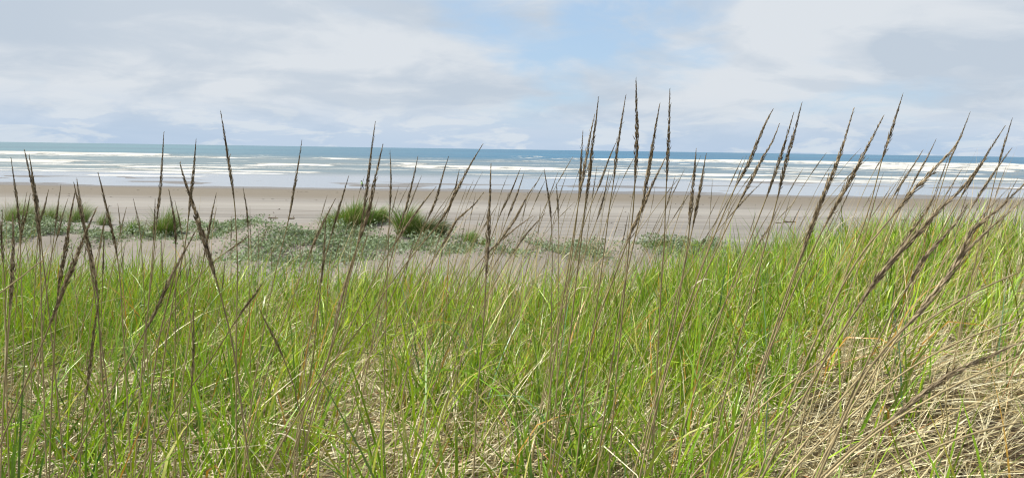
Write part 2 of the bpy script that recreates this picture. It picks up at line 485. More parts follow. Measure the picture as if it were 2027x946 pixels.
def live_density(x, y):
    az = x / np.maximum(y, 0.5)
    d = 1.0 - 0.72 * np.exp(-(((x + 0.62) / 0.42) ** 2 + ((y - 2.9) / 0.55) ** 2))
    d = d * (1 - 0.70 * sstep(az, 0.34, 0.50) * sstep(y, 5.0, 3.9))
    d = d * (1 - 0.45 * sstep(az, 0.52, 0.64) * sstep(y, 11.0, 6.0))
    return d * (0.42 + 1.05 * sstep(fbm(x / 0.75, y / 0.75, 305, 3), 0.36, 0.58))


def scatter(n, y0, y1, k=0.92, pad=1.1):
    """n roots spread evenly over the wedge in front of the camera"""
    yy = np.sqrt(rng.uniform(y0 ** 2, y1 ** 2, n)); xx = rng.uniform(-1, 1, n) * (k * yy + pad)
    return xx, yy


def seat(x, y, sink=0.01):
    return np.stack([x, y, ground_z(x, y) - sink], 1)


parts = []
# green blades, in clumps
for (y0, y1, ncl, per, wd) in ((1.55, 3.4, 235, 11, 0.0084), (3.4, 6.0, 840, 12, 0.0084), (6.0, 14.2, 3300, 13, 0.0096)):
    cx, cy = scatter(ncl * 2, y0, y1)
    keep = rng.random(len(cx)) < live_density(cx, cy) * 0.62
    cx, cy = cx[keep], cy[keep]
    fade = edge_dist(cx / cy) + (fbm(cx / 1.1, cy / 1.1, 311, 3) - 0.5) * 1.4
    keep = (cy < fade) | (rng.random(len(cx)) < 0.10 * sstep(cy, fade + 2.5, fade))
    cx, cy = cx[keep], cy[keep]
    cnt = rng.poisson(per, len(cx)).clip(3)
    idx = np.repeat(np.arange(len(cx)), cnt); n = len(idx)
    r = np.abs(rng.normal(0, 0.075, n)); a = rng.uniform(0, 2 * PI, n)
    x = cx[idx] + r * np.cos(a); y = cy[idx] + r * np.sin(a)
    az = a + rng.normal(0, 0.9, n)
    wind = rng.random(n) < 0.22; az = np.where(wind, rng.normal(0.25, 0.7, n), az)
    L = rng.gamma(22, 0.026, n).clip(0.25, 0.95) * (0.85 + 0.35 * fbm(x / 1.5, y / 1.5, 321, 2)) * (1 + 0.2 * sstep(y, 8, 11))
    th0 = np.abs(rng.normal(0.10, 0.12, n)) + r * 1.4
    bend = np.abs(rng.normal(0.38, 0.42, n)) + 0.08
    flop = np.where(rng.random(n) < 0.16, rng.uniform(0.6, 1.9, n), 0.0)
    clc = mixcol(len(cx), GREEN, 0.24)[idx]
    c1 = (0.55 * clc + 0.45 * mixcol(n, GREEN, 0.2)) * (1 + rng.normal(0, 0.16, n)).clip(0.5)[:, None]
    c0 = c1 * np.array([0.95, 0.88, 0.9])
    old = rng.random(n)                                   # some blades yellowing from the tip, some orange
    yel = (old < 0.11)[:, None]; c1 = np.where(yel, mixcol(n, [(0.42, 0.36, 0.05), (0.38, 0.36, 0.08), (0.50, 0.42, 0.13)]), c1)
    org = (old > 0.965)[:, None]
    oc = mixcol(n, [(0.46, 0.24, 0.035), (0.52, 0.31, 0.06)]); c1 = np.where(org, oc, c1); c0 = np.where(org, oc * 0.9, c0)
    blu = ((old > 0.95) & (old <= 0.965))[:, None]
    bc = mixcol(n, [(0.10, 0.20, 0.10), (0.14, 0.25, 0.13)]); c1 = np.where(blu, bc, c1); c0 = np.where(blu, bc, c0)
    W = rng.normal(wd, wd * 0.32, n).clip(0.003, 0.0135)
    parts.append(blades(seat(x, y), az, L, th0, bend, W, c0, c1, 6 if y1 < 4 else (5 if y1 < 7 else 4), 0.7, flop))
V, Fq, cc = join(parts)
print('live verts', len(V))
grass_mat = leaf_material('grass_blades', 0.38, 0.50, 0.24, 0.12)
tag(link('dune_grass', np_mesh('dune_grass', V, Fq, cc), grass_mat), 'bright green dune grass covering the near dune', 'grass', kind='stuff')

# dead leaves: a mat lying between the clumps and loose bleached blades standing among them
parts = []
for (y0, y1, n, wd) in ((1.3, 2.6, 9000, 0.0040), (2.6, 4.6, 32000, 0.0046), (4.6, 8.0, 26000, 0.0048), (8.0, 13.2, 14000, 0.005)):
    x, y = scatter(n, y0, y1)
    az_ = x / y
    dens = 0.30 + 0.85 * sstep(fbm(x / 0.55, y / 0.55, 331, 3), 0.34, 0.56)
    dens = np.maximum(dens, 0.85 * sstep(az_, 0.30, 0.45) * sstep(y, 5.0, 3.6))
    dens = dens * (1 - 0.9 * np.exp(-(((x - 2.2) / 0.42) ** 2 + ((y - 2.95) / 0.55) ** 2)))
    keep = (rng.random(n) < dens) & (y < edge_dist(az_) + 0.5)
    x, y = x[keep], y[keep]; n = len(x)
    root = seat(x, y); root[:, 2] += np.abs(rng.normal(0.0, 0.075, n)) + 0.012
    az = rng.uniform(0, 2 * PI, n); w_ = rng.random(n) < 0.45; az = np.where(w_, rng.normal(0.15, 0.5, n), az)
    L = rng.gamma(9, 0.045, n).clip(0.12, 0.85)
    th0 = rng.normal(1.28, 0.22, n).clip(0.6, 1.62); bend = rng.normal(0.28, 0.30, n).clip(-0.3, 0.9)
    bend = np.minimum(bend, 1.78 - th0)
    c1 = mixcol(n, STRAW, 0.16)
    br = (rng.random(n) < 0.27)[:, None]; c1 = np.where(br, mixcol(n, BROWN, 0.2), c1)
    rot = (rng.random(n) < 0.03)[:, None]; c1 = np.where(rot, mixcol(n, [(0.36, 0.15, 0.05), (0.42, 0.20, 0.08)]), c1)
    parts.append(blades(root, az, L, th0, bend, rng.normal(wd, wd * 0.3, n).clip(0.0016, 0.007), c1 * 0.9, c1, 5 if y1 < 5 else 3, 0.9))
for (y0, y1, n, wd) in ((1.6, 4.0, 1700, 0.0044), (4.0, 8.0, 4200, 0.0050), (8.0, 13.5, 2600, 0.006)):
    x, y = scatter(n, y0, y1)
    keep = (y < edge_dist(x / y) + 0.2) & (rng.random(n) < 0.45 + 0.55 * sstep(x / y, -0.15, 0.2))
    x, y = x[keep], y[keep]; n = len(x)
    az = np.where(rng.random(n) < 0.7, rng.normal(0.1, 0.5, n), rng.uniform(0, 2 * PI, n))
    L = rng.gamma(14, 0.042, n).clip(0.2, 1.0); th0 = np.abs(rng.normal(0.35, 0.25, n)); bend = np.abs(rng.normal(0.5, 0.5, n))
    flop = np.where(rng.random(n) < 0.3, rng.uniform(0.8, 2.0, n), 0.0)
    c1 = mixcol(n, STRAW, 0.15)
    parts.append(blades(seat(x, y), az, L, th0, bend, rng.normal(wd, wd * 0.3, n).clip(0.0016, 0.007), c1 * 0.85, c1, 5, 0.9, flop))
x, y = scatter(4300, 3.6, 10.5); a_ = x / y                 # tall bare straws, thickest in the middle of the picture
keep = (y < edge_dist(a_)) & (rng.random(len(x)) < 0.10 + 0.75 * np.exp(-((a_ - 0.0) / 0.16) ** 2) + 0.35 * sstep(a_, 0.3, 0.5))
x, y = x[keep], y[keep]; n = len(x)
c1 = mixcol(n, [(0.46, 0.35, 0.18), (0.36, 0.26, 0.13), (0.54, 0.44, 0.25)], 0.12)
parts.append(blades(seat(x, y), rng.normal(0.05, 0.45, n), rng.normal(1.0, 0.22, n).clip(0.4, 1.45), np.abs(rng.normal(0.36, 0.16, n)), rng.normal(0.18, 0.15, n), rng.normal(0.0050, 0.0009, n).clip(0.002), c1 * 0.85, c1, 4, 0.9))
V, Fq, cc = join(parts)
print('straw verts', len(V))
straw_mat = leaf_material('dead_leaves', 0.5, 0.35, 0.12, 0.2)
tag(link('dead_grass', np_mesh('dead_grass', V, Fq, cc), straw_mat), 'bleached dead leaves matted between the green blades', 'dead grass', kind='stuff')

# ------------------------------------------------------------------ creeping plants on the hummocks
n = 700000
y = np.sqrt(rng.uniform(15.5 ** 2, 36 ** 2, n)); x = rng.uniform(-0.80, 0.62, n) * y
zc = ground_z(x, y)
A = np.stack([x, y, zc], 1)
q = (A - np.array([0, 0, EYE])) @ CAM_R
PXX = 1013.5 + FPX * q[:, 0] / -q[:, 2]; PYY = 473.0 - FPX * q[:, 1] / -q[:, 2]
az_ = x / y
patchy = fbm(x / 1.2, y / 1.6, 401, 3, 0.4)
want = np.zeros(n)


def blob(cx, cy, rx, ry, amp=1.0):
    global want
    want = np.maximum(want, amp * np.exp(-(((x - cx) / rx) ** 2 + ((y - cy) / ry) ** 2)))


def ground_hit(px, py, ymin=1.5):
    """where the line of sight of a photo pixel first meets the ground"""
    r = pix_ray(px, py)
    ys = np.concatenate([np.arange(ymin, 60, 0.05), np.arange(60, 260, 0.25)])
    P = np.array([0, 0, EYE])[None] + r[None] * (ys / r[1])[:, None]
    h = P[:, 2] - ground_z(P[:, 0], P[:, 1])
    k = np.argmax(h < 0)
    return P[k] if h[k] < 0 else P[-1]


for (px, py, rpx, ry, amp) in ((60, 462, 70, 1.6, 1.0), (180, 464, 60, 1.1, 0.8), (300, 468, 50, 1.0, 0.7), (375, 452, 40, 1.0, 0.7), (460, 447, 45, 1.5, 0.95), (440, 462, 60, 0.8, 0.5),
                               (570, 480, 70, 2.2, 1.0), (650, 490, 90, 2.6, 1.1), (730, 488, 75, 1.8, 0.9), (830, 488, 50, 1.3, 0.6), (910, 492, 45, 1.2, 0.7), (600, 505, 50, 1.2, 0.8),
                               (1010, 497, 40, 0.7, 0.55), (1090, 492, 40, 0.8, 0.6), (1160, 500, 60, 1.1, 0.75), (1330, 488, 70, 1.5, 1.1), (1400, 492, 50, 1.2, 0.8), (560, 515, 50, 0.6, 0.3)):
    h = ground_hit(px, py, 15.0)
    blob(h[0], h[1], rpx * h[1] / FPX, ry, amp)
keep = rng.random(n) < want * sstep(patchy * (0.82 + 0.18 * want), 0.27, 0.40) * 0.98
x, y, zc = x[keep], y[keep], zc[keep]; n = len(x)
print('creeper leaves', n)
loft = rng.random(n) ** 1.3 * (0.05 + 0.34 * sstep(fbm(x / 0.7, y / 0.7, 411, 2), 0.35, 0.7))
az = rng.uniform(0, 2 * PI, n)
c1 = mixcol(n, [(0.21, 0.28, 0.16), (0.28, 0.34, 0.23), (0.15, 0.22, 0.10), (0.19, 0.27, 0.14), (0.33, 0.38, 0.29)], 0.15)
V, Fq, cc = blades(np.stack([x, y, zc + loft], 1), az, rng.uniform(0.045, 0.10, n), rng.uniform(0.3, 1.3, n), rng.uniform(0, 0.8, n),
                   rng.uniform(0.034, 0.066, n), c1 * 0.9, c1, 2, 0.8)
creep_mat = leaf_material('creeping_leaves', 0.6, 0.2, 0.2, 0.15)
tag(link('ground_cover', np_mesh('ground_cover', V, Fq, cc), creep_mat), 'silvery green creeping beach plants on the low sand hummocks', 'ground cover', kind='stuff')

# ------------------------------------------------------------------ grass mounds beyond the near dune
tuft_mat = leaf_material('mound_grass', 0.45, 0.3, 0.3, 0.12)
TUFT = [(0.110, 0.220, 0.028), (0.150, 0.285, 0.036), (0.075, 0.160, 0.024), (0.190, 0.320, 0.055)]


def tuft(px, py, wpx, hpx, label, nbl, lean=0.15, pal=TUFT, stray=0.18, group=None, depth=None):
    h = ground_hit(px, py, 15.5)
    d = h[1]; rx = 0.5 * wpx * d / FPX; ry = depth or max(0.35, rx * 0.6); H = 1.22 * hpx * d / FPX
    t = thing('grass_mound', label, 'grass mound', (h[0], d, ground_z(h[0], d)), group)
    n = nbl
    a = rng.uniform(0, 2 * PI, n); r = np.sqrt(rng.random(n))
    jag = 0.62 + 0.76 * vnoise(a * 1.6, np.full(n, px), 77)
    x = h[0] + rx * 0.85 * r * jag * np.cos(a); y = d + ry * 0.85 * r * jag * np.sin(a)
    L = H * (1.22 - 0.55 * r ** 2) * rng.uniform(0.65, 1.12, n) * (0.55 + 0.9 * fbm(x / 0.4, y / 0.4, int(px), 2))
    az = np.where(rng.random(n) < 0.6, rng.normal(0.1, 0.5, n), a + rng.normal(0, 0.7, n))
    c1 = mixcol(n, pal, 0.18); dd = (rng.random(n) < stray)[:, None]; c1 = np.where(dd, mixcol(n, STRAW, 0.15) * 0.8, c1)
    root = np.stack([x, y, ground_z(x, y) - 0.02], 1)
    V, Fq, cc = blades(root, az, L.clip(0.12), np.abs(rng.normal(lean, 0.14, n)) + 0.25 * r, np.abs(rng.normal(0.75, 0.4, n)), rng.uniform(0.007, 0.014, n), c1 * 0.85, c1, 5, 0.8)
    V = V - np.array(t.location)
    link('leaf_blades', np_mesh('leaf_blades', V, Fq, cc), tuft_mat, t)
    k = max(2, int(nbl / 260))
    a = rng.uniform(0, 2 * PI, k); r = np.sqrt(rng.random(k)) * 0.7
    x = h[0] + rx * r * np.cos(a); y = d + ry * r * np.sin(a)
    c1 = mixcol(k, [(0.20, 0.15, 0.085), (0.26, 0.20, 0.12)], 0.1)
    for i in range(k):
        V, Fq, cc = blades(np.stack([x, y, ground_z(x, y)], 1)[i:i + 1], rng.uniform(0, 2 * PI, 1), rng.uniform(1.0, 1.35, 1) * H, rng.uniform(0, 0.22, 1), rng.uniform(0, 0.2, 1), np.full(1, 0.011), c1[i:i + 1], c1[i:i + 1], 4, 1.5)
        link('seed_stem', np_mesh('seed_stem', V - np.array(t.location), Fq, cc), tuft_mat, t)
    return t


G = 'grass mounds between the near dune and the beach'
tuft(38, 440, 70, 36, 'rounded green grass mound at the far left edge, tallest of the left-hand row', 1500, group=G)
tuft(98, 438, 58, 30, 'low green grass mound second from the left edge, beside the rounded one', 1000, group=G)
tuft(156, 440, 48, 34, 'green grass mound behind the crossed brown seed heads on the left', 900, group=G)
tuft(205, 446, 34, 24, 'small grass mound between the crossed seed heads and two sparse mounds', 450, group=G)
tuft(262, 462, 40, 30, 'sparse thin grass mound beside the creeping plants, left of the bushier one', 380, group=G)
tuft(325, 464, 56, 36, 'bushy bright green grass mound beside creeping plants on the left', 1000, group=G)
tuft(694, 446, 108, 40, 'largest leafy green grass mound on top of the middle sand knob', 3000, group=G)
tuft(748, 437, 44, 22, 'low grass mound trailing off the right end of the largest one', 700, group=G)
tuft(806, 466, 56, 48, 'tall bright green grass mound right of the bare sand knob', 1500, lean=0.1, group=G)
tuft(846, 470, 62, 36, 'dark shaded drooping grass mound leaning on the tall bright one', 1500, lean=0.45, pal=[(0.045, 0.085, 0.022), (0.06, 0.11, 0.03), (0.035, 0.07, 0.02)], group=G)  # dark palette puts the shade on the side away from the sun into colour
tuft(930, 480, 28, 24, 'little isolated grass tuft on the sand in the middle of the beach edge', 330, group=G)
tuft(960, 484, 26, 12, 'low scrubby tuft right beside the little isolated grass tuft', 240, group=G)
tuft(1300, 488, 60, 14, 'flat dark green mound behind the near grass right of centre', 700, lean=0.5, group=G)
tuft(1372, 488, 70, 16, 'flat wide green mound behind the pair of short fat seed heads', 800, lean=0.5, group=G)


# ------------------------------------------------------------------ tubes
def tube(pts, rad, sides=5, ref=(0, 1, 0), cap=True):
    pts = np.asarray(pts, float); n = len(pts)
    T = np.gradient(pts, axis=0); T /= np.linalg.norm(T, axis=1)[:, None]
    U = np.cross(T, np.asarray(ref, float)[None]); U /= np.linalg.norm(U, axis=1)[:, None]
    W = np.cross(T, U)
    a = np.arange(sides) * 2 * PI / sides
    V = pts[:, None, :] + np.asarray(rad)[:, None, None] * (np.cos(a)[None, :, None] * U[:, None] + np.sin(a)[None, :, None] * W[:, None])
    V = V.reshape(-1, 3)
    i = (np.arange(n - 1) * sides)[:, None]; j = np.arange(sides)[None]
    F = np.stack([i + j, i + (j + 1) % sides, i + sides + (j + 1) % sides, i + sides + j], -1).reshape(-1, 4)
    return V, F, (T, U, W)


# ------------------------------------------------------------------ driftwood
m, bb = mat_new('weathered_wood')
P = bb.n('ShaderNodeTexCoord').outputs['Object']
gr = bb.noise(bb.vm('MULTIPLY', P, (2.0, 14.0, 14.0)), 3.0, 6, 0.65)
c = bb.mix(bb.ramp(gr, 0.35, 0.68), (0.115, 0.088, 0.065), (0.30, 0.255, 0.20))
wood_mat = finish(m, bb, principled(bb, c, 0.85, 0.15, bb.bump(gr, 0.6, 0.02)))


def driftwood(px, py, lpx, rpx, label, bends, ang=0.0, stub=True, group='driftwood on the beach'):
    h = ground_hit(px, py, 40.0); d = h[1]; L = lpx * d / FPX; R = rpx * d / FPX
    t = thing('driftwood', label, 'driftwood', (h[0], d, ground_z(h[0], d)), group)
    n = 22; u = np.linspace(-0.5, 0.5, n)
    x = u * L * math.cos(ang); y = u * L * math.sin(ang) + bends * L * 0.10 * np.cos(u * 5)
    r = R * (1.0 - 0.45 * (u + 0.5)) * (0.85 + 0.3 * vnoise(u * 9, np.full(n, px), 5))
    r[0] *= 0.45; r[-1] *= 0.3
    z = ground_z(h[0] + x, d + y) - t.location.z + r * 0.65 + R * 0.5 * np.maximum(0, bends) * (u + 0.5) ** 2
    V, F, _ = tube(np.stack([x, y, z], 1), r, 8, (0, 0, 1))
    V = V + (fbm(V[:, 0] / (R * 3) + px, (V[:, 1] + V[:, 2]) / R, 9, 2) - 0.5)[:, None] * R * 0.35
    link('trunk', np_mesh('trunk', V, F), wood_mat, t)
    if stub:
        for uu, sx, up in ((0.62, 0.5, 1.9), (0.25, -0.7, 1.5)):
            k = int(uu * n); q = np.linspace(0, 1, 6)
            p = np.stack([x[k] + q * sx * R * 3, y[k] + q * 0.4 * R, z[k] + q * up * R * 1.4], 1)
            V, F, _ = tube(p, R * 0.38 * (1 - 0.7 * q), 6, (0, 1, 0))
            link('branch', np_mesh('branch', V, F), wood_mat, t)
    return t


driftwood(1168, 475, 54, 4.0, 'dark thick driftwood log behind the near grass by the creeping plants', 0.2)
driftwood(1108, 471, 64, 1.8, 'long thin pale driftwood pole lying left of the dark log', -0.3, 0.10, False)
driftwood(541, 433, 20, 2.0, 'short dark driftwood piece on the sand left of the green mounds', 0.8)
driftwood(577, 434, 13, 2.4, 'stubby dark driftwood piece nearest the largest green mound', 1.0)
driftwood(1562, 441, 24, 2.4, 'driftwood piece with a raised end on the dry sand at right', 1.4)
driftwood(1541, 442, 12, 1.2, 'thin stick just left of the driftwood with the raised end', 0.3, 0.2, False)
driftwood(1789, 437, 12, 1.6, 'pale driftwood piece at the right edge of the visible dry sand', 0.4, 0.0, False)
driftwood(1727, 444, 9, 1.2, 'small dark driftwood scrap just above the grass tops at right', 0.4, 0.0, False)

# scraps of weed scattered over the dry sand
parts = []
n = 190
x = rng.uniform(-85, 95, n); y = np.where(rng.random(n) < 0.5, rng.uniform(58, 98, n), np.where(rng.random(n) < 0.5, rng.normal(112, 1.5, n) + 2.5 * np.sin(x / 17.0), rng.normal(137, 1.2, n) + 2.0 * np.sin(x / 23.0 + 1))); k = rng.integers(5, 12, n); idx = np.repeat(np.arange(n), k); N = len(idx)
xx = x[idx] + rng.normal(0, 0.10, N); yy = y[idx] + rng.normal(0, 0.08, N)
c1 = mixcol(N, [(0.05, 0.035, 0.025), (0.10, 0.075, 0.05)], 0.2)
V, Fq, cc = blades(np.stack([xx, yy, ground_z(xx, yy) + 0.01], 1), rng.uniform(0, 2 * PI, N), rng.uniform(0.1, 0.3, N), rng.uniform(0.6, 1.5, N), rng.uniform(0, 0.6, N), rng.uniform(0.02, 0.05, N), c1, c1, 3, 0.9)
tag(link('beach_wrack', np_mesh('beach_wrack', V, Fq, cc), straw_mat), 'dark scraps of weed scattered over the dry sand', 'seaweed', kind='stuff')


# ------------------------------------------------------------------ the walker at the water's edge
def skin(name, verts, edges, rads, mat, parent=None, level=2, root=0):
    me = bpy.data.meshes.new(name); me.from_pydata([tuple(v) for v in verts], edges, [])
    o = bpy.data.objects.new(name, me); C.objects.link(o)
    md = o.modifiers.new('skin', 'SKIN'); md.use_smooth_shade = True
    for i, r in enumerate(rads):
        sv_ = me.skin_vertices[0].data[i]; sv_.radius = (r, r) if not isinstance(r, tuple) else r
        sv_.use_root = (i == root)
    o.modifiers.new('sub', 'SUBSURF').levels = level; o.modifiers['sub'].render_levels = level
    me.materials.append(mat)
    if parent: o.parent = parent
    return o


def flat_mat(name, col, rough=0.8):
    m, bb = mat_new(name)
    P = bb.n('ShaderNodeTexCoord').outputs['Object']
    f = bb.ramp(bb.noise(P, 14.0, 4, 0.6), 0.3, 0.7, 0.85, 1.12)
    return finish(m, bb, principled(bb, bb.vm('MULTIPLY', col, bb.comb(f, f, f)), rough, 0.2, bb.bump(bb.noise(P, 9.0, 3), 0.4, 0.02)))


h = ground_hit(718, 374.5, 100.0)
# leaning forward, walking to the left: x is the walking direction (negative = left)
J = {'pelvis': (0, 0, 0.86), 'waist': (-0.05, 0, 1.02), 'chest': (-0.14, 0, 1.24), 'neck': (-0.22, 0, 1.41), 'jaw': (-0.29, 0, 1.47), 'head': (-0.30, 0, 1.555), 'crown': (-0.30, 0, 1.635), 'nose': (-0.405, 0, 1.53),
     'hipL': (-0.01, 0.10, 0.82), 'kneeL': (-0.13, 0.10, 0.47), 'anklL': (-0.27, 0.10, 0.085), 'toeL': (-0.42, 0.10, 0.045),
     'hipR': (0.01, -0.10, 0.82), 'kneeR': (0.05, -0.10, 0.45), 'anklR': (0.27, -0.10, 0.12), 'toeR': (0.17, -0.10, 0.035),
     'shL': (-0.18, 0.18, 1.33), 'elL': (-0.08, 0.23, 1.08), 'wrL': (-0.20, 0.21, 0.88), 'haL': (-0.25, 0.20, 0.80),
     'shR': (-0.15, -0.18, 1.33), 'elR': (-0.20, -0.23, 1.07), 'wrR': (-0.34, -0.20, 0.92), 'haR': (-0.40, -0.19, 0.85)}
names = list(J); ix = {k: i for i, k in enumerate(names)}
E = [('pelvis', 'waist'), ('waist', 'chest'), ('chest', 'neck'), ('neck', 'jaw'), ('jaw', 'head'), ('head', 'crown'), ('jaw', 'nose'), ('pelvis', 'hipL'), ('hipL', 'kneeL'), ('kneeL', 'anklL'), ('anklL', 'toeL'),
     ('pelvis', 'hipR'), ('hipR', 'kneeR'), ('kneeR', 'anklR'), ('anklR', 'toeR'), ('chest', 'shL'), ('shL', 'elL'), ('elL', 'wrL'), ('wrL', 'haL'), ('chest', 'shR'), ('shR', 'elR'), ('elR', 'wrR'), ('wrR', 'haR')]
RAD = dict(pelvis=.13, waist=.12, chest=.14, neck=.06, jaw=.075, head=.10, crown=.075, nose=.02, hipL=.085, kneeL=.055, anklL=.038, toeL=.035, hipR=.085, kneeR=.055, anklR=.038, toeR=.035,
           shL=.055, elL=.042, wrL=.03, haL=.033, shR=.055, elR=.042, wrR=.03, haR=.033)
skin_m = flat_mat('skin', (0.48, 0.30, 0.22), 0.6)
per = thing('person', 'person in a pale green jacket and grey trousers walking bent forward along the waterline', 'person', (h[0], h[1], ground_z(h[0], h[1])))
skin('body', [J[k] for k in names], [(ix[a], ix[b_]) for a, b_ in E], [RAD[k] for k in names], skin_m, per)


def garment(name, keys, edges, grow, mat, root):
    ii = {k: i for i, k in enumerate(keys)}
    skin(name, [J[k] for k in keys], [(ii[a], ii[b_]) for a, b_ in edges], [RAD[k] + grow for k in keys], mat, per, root=ii[root])


garment('jacket', ['pelvis', 'waist', 'chest', 'neck', 'shL', 'elL', 'wrL', 'shR', 'elR', 'wrR'],
        [('pelvis', 'waist'), ('waist', 'chest'), ('chest', 'neck'), ('chest', 'shL'), ('shL', 'elL'), ('elL', 'wrL'), ('chest', 'shR'), ('shR', 'elR'), ('elR', 'wrR')], 0.06, flat_mat('green_fleece', (0.45, 0.72, 0.34)), 'chest')
garment('trousers', ['pelvis', 'hipL', 'kneeL', 'anklL', 'hipR', 'kneeR', 'anklR'],
        [('pelvis', 'hipL'), ('hipL', 'kneeL'), ('kneeL', 'anklL'), ('pelvis', 'hipR'), ('hipR', 'kneeR'), ('kneeR', 'anklR')], 0.022, flat_mat('grey_cloth', (0.10, 0.12, 0.15)), 'pelvis')
for sd in 'LR':
    garment('shoe', ['ankl' + sd, 'toe' + sd], [('ankl' + sd, 'toe' + sd)], 0.015, flat_mat('shoe_leather', (0.05, 0.045, 0.04)), 'ankl' + sd)
skin('hair', [(-0.27, 0, 1.50), (-0.265, 0, 1.58), (-0.295, 0, 1.655), (-0.345, 0, 1.645)], [(0, 1), (1, 2), (2, 3)], [.075, .105, .075, .05], flat_mat('dark_hair', (0.035, 0.045, 0.028)), per, root=1)

# ------------------------------------------------------------------ seed stalks
stem_mat = leaf_material('dry_stem', 0.7, 0.04, 0.0, 0.18)
head_mat = leaf_material('seed_husks', 0.75, 0.04, 0.15, 0.2)
STALKS = 'dry seed stalks standing in the dune grass'


def catmull(pts, step):
    pts = np.asarray(pts, float)
    P = np.concatenate([[2 * pts[0] - pts[1]], pts, [2 * pts[-1] - pts[-2]]])
    outp = []
    for i in range(1, len(P) - 2):
        n = max(2, int(np.linalg.norm(P[i + 1] - P[i]) / step))
        t = np.linspace(0, 1, n, endpoint=False)[:, None]
        outp.append(0.5 * (2 * P[i] + (P[i + 1] - P[i - 1]) * t + (2 * P[i - 1] - 5 * P[i] + 4 * P[i + 1] - P[i + 2]) * t ** 2
                           + (3 * P[i] - P[i - 1] - 3 * P[i + 1] + P[i + 2]) * t ** 3))
    outp.append(pts[-1:])
    return np.concatenate(outp)


def spikelets(pts, T, U, W, dense, R, length, tone):
    """overlapping husks round the top of a stalk; pts runs from the tip down"""
    arc = np.concatenate([[0], np.cumsum(np.linalg.norm(np.diff(pts, axis=0), axis=1))])
    tot = arc[-1]; n = max(24, int(tot * dense))
    u = (np.arange(n) + rng.random(n)) / n; u = u ** 0.9 * 0.985 + 0.008
    env = np.clip(u / 0.55, 0.05, 1.0) ** 1.05 * np.clip((1.06 - u) / 0.25, 0.35, 1.0)
    env = env * (0.75 + 0.45 * vnoise(u * tot / 0.013, np.full(n, R * 1e4), 9))
    a = u * tot
    base = np.stack([np.interp(a, arc, pts[:, i]) for i in range(3)], 1)
    Ti = -np.stack([np.interp(a, arc, T[:, i]) for i in range(3)], 1)          # towards the tip
    Ui = np.stack([np.interp(a, arc, U[:, i]) for i in range(3)], 1)
    Wi = np.stack([np.interp(a, arc, W[:, i]) for i in range(3)], 1)
    ph = np.arange(n) * 2.39996 + rng.normal(0, 0.3, n)
    rad = Ui * np.cos(ph)[:, None] + Wi * np.sin(ph)[:, None]
    tan = -Ui * np.sin(ph)[:, None] + Wi * np.cos(ph)[:, None]
    op = np.clip(rng.normal(0.15, 0.07, n), 0.04, 0.5); op = np.where(rng.random(n) < 0.035, op + 0.3, op)
    dr = Ti * np.cos(op)[:, None] + rad * np.sin(op)[:, None]
    nn = rad * np.cos(op)[:, None] - Ti * np.sin(op)[:, None]
    Ln = length * (0.55 + 0.55 * env) * rng.uniform(0.8, 1.2, n)
    wd = 0.30 * R * (0.6 + 0.6 * env); th = wd * 0.6
    st = base + rad * (R * env * rng.uniform(0.30, 0.72, n))[:, None]
    p = [st, st + dr * (Ln * 0.36)[:, None] + tan * wd[:, None], st + dr * (Ln * 0.36)[:, None] - tan * wd[:, None],
         st + dr * (Ln * 0.36)[:, None] + nn * th[:, None], st + dr * (Ln * 0.36)[:, None] - nn * th[:, None], st + dr * Ln[:, None]]
    V = np.stack(p, 1).reshape(-1, 3)
    f = np.array([[0, 1, 3], [0, 3, 2], [0, 2, 4], [0, 4, 1], [5, 3, 1], [5, 2, 3], [5, 4, 2], [5, 1, 4]])
    F = (np.arange(n)[:, None, None] * 6 + f[None]).reshape(-1, 3)
    dark = np.array([0.095, 0.074, 0.048]); tan_c = np.array([0.46, 0.375, 0.245])
    k = np.clip(tone + rng.normal(0, 0.33, n), 0, 1)[:, None]
    cc = dark * (1 - k) + tan_c * k
    cc = np.repeat(cc[:, None, :], 6, 1); cc[:, 5] *= 1.25
    return V, F, cc.reshape(-1, 3)


